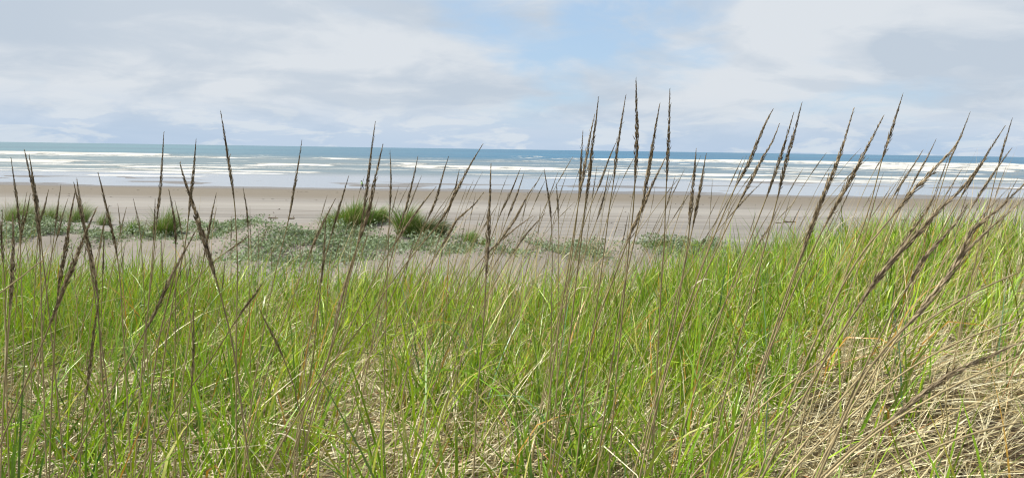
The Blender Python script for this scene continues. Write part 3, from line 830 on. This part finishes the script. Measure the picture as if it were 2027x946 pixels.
def stalk(label, d, head_m, pts, tone=0.3, fat=1.0, lean_d=None, pale=0.62, leaf=None):
    """a seed stalk seen through the given photo points (tip first), rooted in the ground d metres ahead"""
    lean_d = rng.uniform(-0.06, 0.10) if lean_d is None else lean_d
    k = len(pts)
    P = [pix_at(px, py, d - lean_d * (1 - i / max(1, k - 1))) for i, (px, py) in enumerate(pts)]
    v = P[-1] - P[-2]; v = v / np.linalg.norm(v)
    q = P[-1]; g = float(ground_z(q[0], q[1])); it = 0
    while q[2] > g - 0.03 and it < 60:                       # carry the stem on into the ground, straightening up
        v = v + np.array([0, 0, -0.10]); v = v / np.linalg.norm(v)
        q = q + v * 0.09; g = float(ground_z(q[0], q[1])); it += 1
        if it % 2 == 0 or q[2] <= g: P.append(q.copy())
    C_ = catmull(P, 0.03)
    root = C_[-1].copy()
    t = thing('seed_stalk', label, 'grass stalk', tuple(root), STALKS)
    L = C_ - root
    arc = np.concatenate([[0], np.cumsum(np.linalg.norm(np.diff(L, axis=0), axis=1))])
    tot = arc[-1]; head_m = min(head_m, tot * 0.6)
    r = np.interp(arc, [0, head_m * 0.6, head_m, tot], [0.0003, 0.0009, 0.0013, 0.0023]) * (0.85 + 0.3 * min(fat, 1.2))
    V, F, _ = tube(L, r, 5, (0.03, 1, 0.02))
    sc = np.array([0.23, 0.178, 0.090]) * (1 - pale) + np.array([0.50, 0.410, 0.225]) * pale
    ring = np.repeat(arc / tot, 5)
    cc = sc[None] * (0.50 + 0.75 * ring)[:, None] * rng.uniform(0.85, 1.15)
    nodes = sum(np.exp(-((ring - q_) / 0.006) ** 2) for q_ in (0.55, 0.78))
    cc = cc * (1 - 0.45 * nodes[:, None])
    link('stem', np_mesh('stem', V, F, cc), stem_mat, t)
    if head_m > 0.02:
        hp = np.stack([np.interp(np.linspace(0, head_m, 40), arc, L[:, i]) for i in range(3)], 1)
        T = np.gradient(hp, axis=0); T /= np.linalg.norm(T, axis=1)[:, None]
        U = np.cross(T, np.array([[0.03, 1, 0.02]])); U /= np.linalg.norm(U, axis=1)[:, None]; W = np.cross(T, U)
        dense = 640 if d < 3.2 else (420 if d < 5 else 300)
        Vh, Fh, ch = spikelets(hp, T, U, W, dense, 0.0046 * fat, 0.0135 if d < 5 else 0.016, tone)
        link('seed_head', np_mesh('seed_head', Vh, Fh, ch, False), head_mat, t)
    if leaf:
        for (frac, ln, az_, th0, bd) in leaf:
            i = int(np.searchsorted(arc, frac * tot)); i = min(i, len(L) - 1)
            c1 = np.array([[0.60, 0.53, 0.38]]) * rng.uniform(0.8, 1.1)
            Vl, Fl, cl = blades(L[i][None], np.array([az_]), np.array([ln]), np.array([th0]), np.array([bd]), np.array([0.0060]), c1 * 0.85, c1, 8, 0.5)
            link('dead_leaf', np_mesh('dead_leaf', Vl, Fl, cl), straw_mat, t)
    return t


DROOP = lambda fr, ln=0.16, az=0.3, th=0.9, bd=1.9: (fr, ln, az, th, bd)
HERO = [
 # label, distance, head length, points from the tip down, then options
 ('dark seed stalk at the far left leaning left, thin tip standing over the surf', 2.6, .26, [(21.7, 312), (28, 358), (35.5, 411), (40, 470), (42, 540)], {}),
 ('thick dark seed stalk on the left, tallest before the far-left grass mounds', 2.0, .27, [(48.5, 297), (57, 336), (64, 367), (71.5, 410), (77, 462), (81, 553), (83, 640)], dict(fat=1.25)),
 ('shorter seed stalk pressed against the right side of the thick far-left stalk', 2.05, .20, [(57.6, 308), (65, 350), (72, 395), (78, 440), (86, 520), (97, 620)], {}),
 ('headless-looking dark stalk hugging the left edge beside the upright fat seed head', 2.2, .12, [(1, 440), (4, 490), (8, 540), (11, 590), (12, 680)], {}),
 ('upright fat pale-flecked seed head at the left edge, lower than its neighbours', 1.8, .24, [(25, 421), (26.5, 474), (24.5, 525), (21, 590), (14, 680)], dict(fat=1.15, tone=.42)),
 ('left of two parallel thin stalks leaning right beside the thick far-left stalk', 3.2, .20, [(53, 381), (43, 444), (36, 500), (28, 560)], dict(fat=.9)),
 ('right of two parallel thin stalks leaning right beside the thick far-left stalk', 3.0, .22, [(60, 383), (52, 426), (43, 461), (39, 522), (33, 590)], {}),
 ('seed stalk leaning right from behind the thick far-left stalk', 2.8, .15, [(96, 376), (86, 418), (77, 446), (72, 520), (68, 590)], {}),
 ('straight seed stalk standing over the second-left grass mound, tip on wet sand', 3.0, .20, [(120.5, 366), (114, 413), (108, 461), (99, 530), (90, 600)], dict(fat=.85)),
 ('seed stalk leaning right just left of the knobbly crossed seed heads', 3.2, .20, [(134.5, 393), (124, 426), (116, 461), (96, 525), (84, 580)], dict(fat=.85)),
 ('knobbly tan seed head left of the crossed pair, bending down leftwards', 1.9, .30, [(149, 378), (138, 436), (131, 487), (119, 550), (114, 590), (108, 680)], dict(fat=1.1, tone=.45)),
 ('knobbly tan seed head leaning left, upper arm of the crossed pair', 1.85, .30, [(146, 361), (153, 393), (160, 423), (168, 454), (174, 482), (183, 522), (192, 577), (196, 640)], dict(fat=1.1, tone=.45)),
 ('slim seed head whose tip rises behind the upper arm of the crossed pair', 2.1, .16, [(152, 354), (157, 390), (163, 425), (171, 470), (181, 540), (190, 600)], dict(tone=.4)),
 ('thick tan seed head leaning far right, lower arm of the crossed pair', 1.6, .30, [(191, 412), (175, 449), (162, 482), (142, 532), (124, 576), (99, 642), (45, 772), (10, 856)], dict(fat=1.1, tone=.5)),
 ('slender dark seed stalk leaning left, right of the crossed pair, tip at water edge', 2.1, .25, [(194, 342), (199, 362), (211, 413), (221, 454), (230, 494), (238, 558), (243, 640)], {}),
 ('short dark stalk under the slender left-leaning one, tip against the creeping plants', 3.3, .16, [(207, 425), (203, 456), (196, 510), (186, 580)], dict(fat=.9)),
 ('straight upright stalk between the crossed pair and the bare sand hollow', 3.0, .20, [(206, 456), (205, 500), (203, 560), (201, 610)], dict(fat=.9)),
 ('fine upright stalk over the sand, right of the slender left-leaning stalk', 4.2, .16, [(233, 403), (237, 436), (240, 480), (243, 540)], dict(fat=.9)),
 ('bent old seed head hanging low in the grass below the crossed pair', 1.9, .33, [(197, 572), (193, 610), (186, 655), (177, 736), (165, 817), (162, 860)], dict(fat=.9, tone=.35)),
 ('tall slender stalk on the left, thin tip reaching the horizon over the bushy mound', 2.1, .27, [(324.6, 261), (321, 320), (318, 369), (313, 411), (305, 496), (295, 593), (285, 690)], dict(fat=.85)),
 ('braided thick seed head leaning left, front of the left-centre crossed pair', 1.65, .27, [(356, 322), (362, 345), (371, 373), (379, 395), (387, 420), (394, 446), (402, 470), (418, 521), (439, 593), (460, 680), (476, 790)], dict(fat=1.25, tone=.42)),
 ('upright seed head crossing behind the braided thick one, tip at the horizon', 1.9, .20, [(388, 278), (384, 330), (379, 375), (376, 403), (372, 440), (366, 487), (349, 562), (335, 640)], {}),
 ('tallest dark stalk left of centre, tip high above the horizon against pale cloud', 2.0, .24, [(436.6, 220), (447, 284), (457, 350), (465, 411), (470, 521), (469, 590), (468, 700)], dict(fat=.95)),
 ('short dark seed head beside the bushy left mound, tip at wet sand level', 2.5, .20, [(334, 375), (341, 411), (346, 445), (348, 490), (348, 564), (347, 640)], dict(fat=1.05)),
 ('thin stalk close behind and left of the tall slender stalk on the left', 3.0, .17, [(307, 394), (306, 437), (302, 500), (295, 580)], dict(fat=.85)),
 ('dark seed head leaning right, right of the left-centre crossed pair', 2.4, .22, [(428, 383), (420, 420), (411, 470), (398, 540), (386, 600)], {}),
 ('thin stalk right of the tallest left-centre stalk, tip on the wet sand', 3.0, .18, [(481, 371), (489, 420), (492, 480), (493, 560)], dict(fat=.85)),
 ('long seed stalk sprawling far right across the left-centre grass, pale base', 1.6, .25, [(388, 456), (362, 504), (337, 551), (311, 610), (270, 686), (198, 812), (140, 925)], dict(fat=1.0, tone=.45, pale=.7)),
 ('fine dark stalk leaning left over the sparse thin mound', 3.2, .16, [(264, 394), (276, 449), (281, 504), (284, 560)], dict(fat=.8)),
 ('fine stalk leaning left between the short dark head and the braided thick one', 3.3, .16, [(346, 397), (356, 441), (364, 490), (370, 550)], dict(fat=.8)),
 ('dark short head lying almost flat to the right over the sand hollow', 2.8, .14, [(494, 466), (470, 484), (451, 497), (421, 519), (396, 545)], dict(fat=.9)),
 ('lone slender stalk left of the green mounds, tip just above the horizon', 2.3, .25, [(597.5, 278), (591, 323), (582, 375), (569, 445), (545, 540), (528, 620)], dict(fat=.85)),
 ('dark stalk passing the walker, tallest of those before the largest green mound', 1.9, .26, [(743, 241), (736, 293), (728, 358), (720, 419), (699, 523), (686, 570), (671, 640), (640, 740)], dict(fat=.9)),
 ('fatter seed head just right of the stalk that passes the walker', 1.8, .25, [(758, 286), (749, 325), (740, 367), (732, 410), (720, 450), (704, 497), (684, 560), (649, 709), (620, 780)], dict(fat=1.2, tone=.35)),
 ('thin straight upright stalk above the bare sand knob, right of the fatter head', 2.5, .22, [(772, 299), (774, 358), (772, 410), (769, 475), (766, 560)], dict(fat=.85)),
 ('dark seed stalk above the tall bright green mound, leaning slightly right', 2.3, .22, [(827, 310), (818, 354), (803, 414), (790, 450), (772, 520), (755, 590)], dict(fat=.95)),
 ('second dark stalk right of the one above the tall bright green mound', 2.4, .22, [(888, 310), (877, 345), (864, 393), (847, 432), (803, 527), (770, 600)], dict(fat=.95)),
 ('long stalk slanting right over the dark mound, tip touching the horizon', 1.9, .26, [(956, 285), (933, 323), (912, 362), (894, 397), (873, 436), (782, 549), (720, 640), (650, 730)], dict(fat=1.0, tone=.4)),
 ('short upright head tucked behind the long stalk slanting over the dark mound', 2.7, .17, [(909, 336), (901, 375), (892, 406), (870, 470), (850, 540)], dict(fat=1.0)),
 ('thick upright seed head in the very centre, its stem carrying a white leaf', 1.75, .27, [(972, 325), (970, 384), (968, 427), (965, 497), (962, 553), (957, 640), (945, 780), (938, 925)], dict(fat=1.3, tone=.45, leaf=[DROOP(.52, .075, 0.2, 0.3, 2.7)])),
 ('stalk with slim head slanting right at the left end of the largest mound', 2.5, .22, [(690, 349), (680, 384), (669, 419), (652, 480), (636, 545), (618, 640)], dict(fat=.9)),
 ('tan stalk slanting strongly right, left of the largest green mound', 2.3, .20, [(664, 393), (634, 453), (612, 505), (590, 560), (560, 640)], dict(fat=1.0, tone=.5)),
 ('tan slanting stalk whose tip ends on wet sand right of the dark mound', 2.2, .22, [(958, 380), (937, 407), (904, 436), (880, 478), (800, 598), (740, 690)], dict(fat=.9, tone=.5, pale=.7)),
 ('tan slanting stalk crossing the tall bright green mound from lower left', 2.2, .22, [(863, 370), (836, 404), (800, 454), (752, 530), (705, 620)], dict(fat=.95, tone=.5, pale=.7)),
 ('dark slim stalk right of the thick centre head, tip on the shallow water', 2.8, .20, [(1030, 334), (1012, 379), (992, 420), (966, 490), (940, 570)], dict(fat=.9)),
 ('dark slim stalk in second place right of the thick centre head', 2.8, .18, [(1037, 344), (1023, 386), (1005, 430), (975, 510), (948, 590)], dict(fat=.9)),
 ('tan stalk slanting right with a long bent head, right of the thick centre head', 2.4, .25, [(1066, 357), (1048, 382), (1016, 440), (994, 470), (940, 560), (905, 640)], dict(fat=1.0, tone=.45)),
 ('dark stalk tilting left between the centre head and the tall group', 2.7, .20, [(1077, 334), (1084, 379), (1090, 422), (1093, 494), (1092, 580)], dict(fat=.9)),
 ('thin upright stalk right of the one tilting left near the tall group', 3.1, .15, [(1101, 362), (1105, 422), (1106, 490), (1105, 570)], dict(fat=.9)),
 ('low tan stalk lying to the right over the dry sand near centre', 2.6, .22, [(1055, 427), (1023, 450), (976, 490), (937, 533), (880, 610)], dict(fat=.9, tone=.5)),
 ('dark low stalk ending on dry sand below the one tilting left', 2.8, .20, [(1079, 422), (1048, 456), (1030, 479), (990, 540), (955, 610)], dict(fat=.95)),
 ('tall seed stalk at the left end of the tall group, two heads bunched beneath it', 1.9, .26, [(1184.7, 192), (1179, 244), (1172, 291), (1167, 348), (1159, 400), (1150, 478), (1140, 560), (1122, 718), (1110, 800)], dict(fat=1.05, tone=.4)),
 ('bunched seed head just left of the tall stalk, tip lower against the cloud', 1.95, .24, [(1177.5, 226), (1168, 269), (1158, 327), (1150, 370), (1141, 428), (1126, 520), (1110, 620)], dict(fat=1.1, tone=.4)),
 ('outermost left head of the tall group, thin tip above the horizon', 2.3, .22, [(1154, 259), (1151, 309), (1147, 374), (1142, 428), (1130, 520), (1120, 600)], dict(fat=1.0)),
 ('slender curved stalk in the tall group, left of its tallest upright head', 2.1, .24, [(1238.6, 190), (1228, 255), (1220, 309), (1215, 356), (1207, 406), (1198, 478), (1186, 570), (1172, 664)], dict(fat=.95)),
 ('tallest of all stalks, upright fat dark head high against the clouds', 1.9, .25, [(1259, 156), (1260, 212), (1261, 266), (1258, 334), (1253, 420), (1246, 478), (1238, 560), (1228, 660)], dict(fat=1.2, tone=.28)),
 ('thin leaning stalk between the slender curved stalk and the tallest upright head', 2.8, .22, [(1222, 277), (1206, 313), (1188, 363), (1170, 406), (1148, 470), (1125, 550)], dict(fat=.95)),
 ('fat tan seed head leaning right, second right of the tallest upright head', 1.85, .26, [(1306, 206), (1296, 262), (1287, 320), (1278, 370), (1271, 410), (1250, 500), (1231, 590), (1212, 709)], dict(fat=1.2, tone=.4)),
 ('straight upright dark stalk at the right of the tall group, hair-thin tip', 2.0, .24, [(1326, 176), (1325, 230), (1323, 284), (1320, 348), (1317, 410), (1315, 478), (1310, 540), (1302, 700)], dict(fat=1.05, tone=.28)),
 ('thick tan head slanting right, low behind the straight upright dark stalk', 1.85, .24, [(1317, 312), (1307, 334), (1292, 363), (1271, 413), (1249, 460), (1215, 550), (1180, 640), (1150, 740)], dict(fat=1.25, tone=.5)),
 ('left of the pair of short fat seed heads standing upright before the surf', 1.9, .20, [(1378, 296), (1375, 334), (1370, 384), (1366, 428), (1362, 478), (1352, 540), (1333, 655), (1306, 781)], dict(fat=1.3, tone=.4)),
 ('right of the pair of short fat seed heads, slimmer and tilted right', 2.0, .20, [(1398, 305), (1390, 348), (1380, 406), (1371, 450), (1352, 540), (1325, 650)], dict(fat=1.0, tone=.3)),
 ('dark stalk leaning right beneath the slender curved stalk of the tall group', 2.8, .20, [(1206, 336), (1193, 399), (1170, 467), (1140, 550)], dict(fat=.9)),
 ('curved seed head leaning right, first right of the short fat pair', 1.9, .22, [(1530, 217), (1517, 241), (1501, 278), (1479, 330), (1458, 366), (1425, 440), (1385, 540), (1350, 640)], dict(fat=1.25, tone=.33)),
 ('feathery head leaning right under the curved head right of the short fat pair', 2.0, .24, [(1543, 245), (1528, 282), (1508, 316), (1486, 359), (1461, 405), (1420, 490), (1370, 600)], dict(fat=1.1, tone=.33)),
 ('left of two close parallel dark heads leaning right at right of centre', 2.0, .23, [(1571, 224), (1556, 276), (1541, 323), (1526, 367), (1500, 436), (1462, 530), (1420, 640)], dict(fat=1.0)),
 ('right of two close parallel dark heads, its tip the higher one', 1.95, .25, [(1587, 204), (1576, 250), (1565, 289), (1552, 336), (1541, 384), (1521, 462), (1495, 560), (1466, 660)], dict(fat=1.15, tone=.28)),
 ('thick tan seed head leaning right over the green bank, long and straight', 1.55, .30, [(1690, 215), (1675, 267), (1658, 319), (1639, 367), (1617, 419), (1591, 492), (1565, 558), (1530, 660), (1490, 780)], dict(fat=1.15, tone=.5)),
 ('thick tan seed head leaning further right than its long straight neighbour', 1.6, .26, [(1749, 230), (1725, 276), (1703, 319), (1673, 375), (1643, 427), (1587, 540), (1545, 640), (1500, 750)], dict(fat=1.15, tone=.5)),
 ('dark crisp seed head at right, highest tip against the cloud there', 2.1, .20, [(1787, 187), (1773, 232), (1758, 280), (1745, 319), (1733, 367), (1716, 427), (1686, 510), (1655, 600)], dict(fat=1.0, tone=.2)),
 ('hair-thin stalk at right rising behind the pale thick slanting stalk', 2.6, .20, [(1920, 223), (1903, 267), (1881, 315), (1862, 375), (1838, 450), (1815, 530)], dict(fat=.75)),
 ('pale thick stalk slanting far right from the green bank, split tip', 1.35, .20, [(1903, 270), (1881, 302), (1855, 328), (1829, 358), (1799, 388), (1760, 436), (1695, 518), (1630, 640), (1575, 760)], dict(fat=1.0, tone=.55, pale=.75)),
 ('near thick brown seed head slanting strongly right, largest in the picture', 1.05, .26, [(1949, 316), (1916, 358), (1890, 388), (1860, 414), (1821, 458), (1780, 500), (1740, 546), (1676, 642), (1600, 770)], dict(fat=1.0, tone=.5)),
 ('thin dark stalk at right ending above the near thick brown seed head', 1.9, .20, [(1990, 249), (1964, 289), (1942, 325), (1905, 385), (1862, 460), (1820, 540)], dict(fat=.8)),
 ('hair-thin stalk near the right edge, tip highest there', 2.6, .18, [(2004, 234), (1994, 267), (1981, 310), (1966, 370), (1950, 440), (1930, 520)], dict(fat=.75)),
 ('seed stalk at the right edge leaning right over the breaking surf', 2.2, .22, [(2003, 293), (1981, 323), (1951, 367), (1918, 420), (1880, 490)], dict(fat=.9)),
 ('right of two small dark stalks against the sea between the tan and near heads', 2.6, .20, [(1853, 276), (1834, 315), (1812, 354), (1780, 420), (1748, 500)], dict(fat=.8)),
 ('left of two small dark stalks against the sea between the tan and near heads', 2.6, .20, [(1827, 297), (1808, 328), (1782, 367), (1745, 430), (1712, 500)], dict(fat=.9)),
 ('second head half hidden behind the long straight tan one over the green bank', 1.75, .24, [(1641, 343), (1630, 385), (1614, 432), (1596, 480), (1568, 560), (1535, 660)], dict(fat=1.1, tone=.5)),
 ('blurred brown seed head low over the right-hand grass, nearest the lens', 0.95, .24, [(2032, 360), (1975, 415), (1925, 457), (1896, 520), (1851, 580), (1815, 624), (1779, 660), (1716, 736), (1648, 880)], dict(fat=1.0, tone=.5)),
 ('brown seed head leaning right over the right bank behind the blurred one', 1.5, .22, [(1917, 401), (1889, 445), (1853, 485), (1822, 520), (1793, 574), (1766, 619), (1716, 718), (1658, 844)], dict(fat=1.1, tone=.5)),
 ('tan seed head leaning right between the near thick head and long straight one', 1.6, .22, [(1857, 373), (1832, 421), (1804, 457), (1764, 521), (1712, 588), (1675, 642), (1630, 709), (1545, 772)], dict(fat=.95, tone=.5)),
 ('pale straw stalk slanting past the right edge above the straw mat', 1.3, .20, [(2032, 390), (1941, 469), (1893, 521), (1838, 590), (1761, 690), (1690, 800)], dict(fat=.6, tone=.6, pale=1.0)),
 ('nearly flat brown seed head poking past the right edge over the straw mat', 1.0, .20, [(2032, 671), (1950, 709), (1874, 745), (1779, 817), (1680, 894)], dict(fat=.95, tone=.5, pale=.8)),
 ('bare pale straw stem slanting past the right edge, just under the flat brown head', 1.1, .01, [(2032, 698), (1914, 750), (1815, 804), (1739, 853), (1670, 910)], dict(pale=1.3)),
 ('lowest bare pale straw stem, nearly flat at the bottom right corner', 1.05, .01, [(2032, 832), (1932, 856), (1842, 889), (1752, 934), (1700, 965)], dict(pale=1.3)),
 ('uppermost bare pale straw stem slanting past the right edge', 1.5, .01, [(2032, 532), (1928, 579), (1838, 632), (1761, 688), (1690, 760)], dict(pale=1.2)),
 ('bare straw stem past the right edge, second from the top of its kind', 1.4, .01, [(2032, 626), (1950, 655), (1874, 687), (1800, 730), (1720, 790)], dict(pale=1.2)),
 ('dark beaded seed head standing low in the grass, left of centre bottom', 1.9, .24, [(384, 600), (383, 640), (383, 700), (376, 799), (366, 880), (360, 939)], dict(fat=.75, tone=.35)),
 ('small brown head slanting right inside the grass below the sand hollow', 1.9, .13, [(519, 561), (498, 592), (477, 619), (428, 695), (390, 750), (360, 790)], dict(fat=.9, tone=.4)),
 ('small dark head tilting left inside the grass, left of centre', 2.0, .16, [(514, 612), (530, 645), (545, 673), (567, 723), (582, 765), (590, 800)], dict(fat=.75, tone=.4)),
 ('old brown stalk bundle leaning right before the creeping plants, broken white leaf', 1.9, .28, [(715, 480), (698, 520), (671, 606), (648, 709), (599, 808), (585, 925)], dict(fat=1.0, tone=.6, pale=.7, leaf=[DROOP(.42, .10, 3.0, 0.8, 2.0)])),
 ('thin brown stalk upright in the grass below the largest green mound', 2.1, .20, [(645, 430), (640, 520), (631, 597), (619, 709), (606, 780)], dict(fat=.8, tone=.4)),
 ('pale broken stalk with white hanging leaves in the left grass', 1.7, .01, [(352, 520), (334, 590), (317, 660), (304, 745), (296, 820)], dict(pale=.9, leaf=[DROOP(.62, .14, 0.6, 1.6, 1.5), DROOP(.64, .12, 2.6, 2.2, 0.8), DROOP(.30, .12, 0.2, 0.8, 1.6)])),
 ('long white dead leaf stem slanting right at the left edge, under the crossed pair', 1.7, .01, [(88, 513), (70, 525), (40, 550), (10, 572), (-20, 600)], dict(pale=1.5)),
]
for lab, d, hm, pts, kw in HERO:
    if pts[0][0] < 420 and kw.get('tone', 0) >= .4: kw['fat'] = kw.get('fat', 1.0) * 1.1      # the ripe knobbly heads on the left
    stalk(lab, d, hm, pts, **kw)

# the slimmer stalks crowding behind them; each is told by what its tip ends against and its turn from the left
ORD = ['first', 'second', 'third', 'fourth', 'fifth', 'sixth', 'seventh', 'eighth', 'ninth', 'tenth', 'eleventh', 'twelfth', 'thirteenth', 'fourteenth', 'fifteenth',
       'sixteenth', 'seventeenth', 'eighteenth', 'nineteenth', 'twentieth', 'twenty-first', 'twenty-second', 'twenty-third', 'twenty-fourth', 'twenty-fifth', 'twenty-sixth', 'twenty-seventh', 'twenty-eighth']
SECT = [(0, 250, 'over the left grass mounds'), (250, 640, 'over the bare sand hollow'), (640, 880, 'round the green mounds in the middle'), (880, 1130, 'left of the tall group'),
        (1130, 1420, 'around the tall group'), (1420, 1700, 'right of the short fat pair'), (1700, 2060, 'in the far right thicket')]
mini = []
for (x0, x1, y0, y1, n, a0, a1) in ((5, 250, 400, 480, 11, -8, 14), (250, 640, 395, 500, 19, -8, 14), (640, 890, 345, 470, 19, 2, 24), (880, 1130, 335, 470, 34, 4, 34),
                                    (1130, 1420, 300, 440, 34, 4, 32), (1420, 1700, 300, 430, 25, 10, 38), (1700, 2025, 290, 420, 30, 12, 40)):
    for i in range(n):
        px = x0 + (x1 - x0) * (i + rng.random()) / n; py = rng.uniform(y0, y1)
        mini.append((px, py, rng.uniform(a0, a1)))
mini.sort()
buck = {}
for px, py, lean in mini:
    hz = 281 + 30 * px / 2027
    p = py - hz
    against = 'the surf' if p < 56 else ('shallow water' if p < 82 else ('wet sand' if p < 103 else ('dry sand' if p < 150 else 'the dune')))
    si = next(k for k, q in enumerate(SECT) if q[0] <= px < q[1])
    buck.setdefault((si, against), []).append((px, py, lean))
for (si, against), lst in buck.items():
    for k, (px, py, lean) in enumerate(sorted(lst)):
        lab = ('the only slim stalk ending against %s %s' % (against, SECT[si][2])) if len(lst) == 1 else ('slim stalk ending against %s, %s from left %s' % (against, ORD[k], SECT[si][2]))
        d = rng.uniform(3.6, 7.0) if px < 1500 else rng.uniform(3.2, 6.2)
        d = max(d, 2.0)
        ln = rng.uniform(0.35, 0.55) * FPX / d
        c0 = math.radians(lean + rng.normal(0, 2)); cv = math.radians(rng.normal(5 if px > 600 else 1, 4))
        pts = [(px, py)]; x_, y_ = px, py
        for j in range(4):
            an = c0 + cv * (1 - j / 3.0)
            x_ -= math.sin(an) * ln / 4; y_ += math.cos(an) * ln / 4; pts.append((x_, y_))
        stalk(lab, d, rng.uniform(0.15, 0.23), pts, tone=float(np.clip(rng.normal(.36, .12), .1, .7)), fat=rng.uniform(0.62, 1.0), pale=rng.uniform(0.45, 1.0),
              leaf=[DROOP(rng.uniform(.35, .6), rng.uniform(.08, .2), rng.uniform(-1, 1), 0.6, rng.uniform(1, 2.2))] if rng.random() < 0.13 else None)
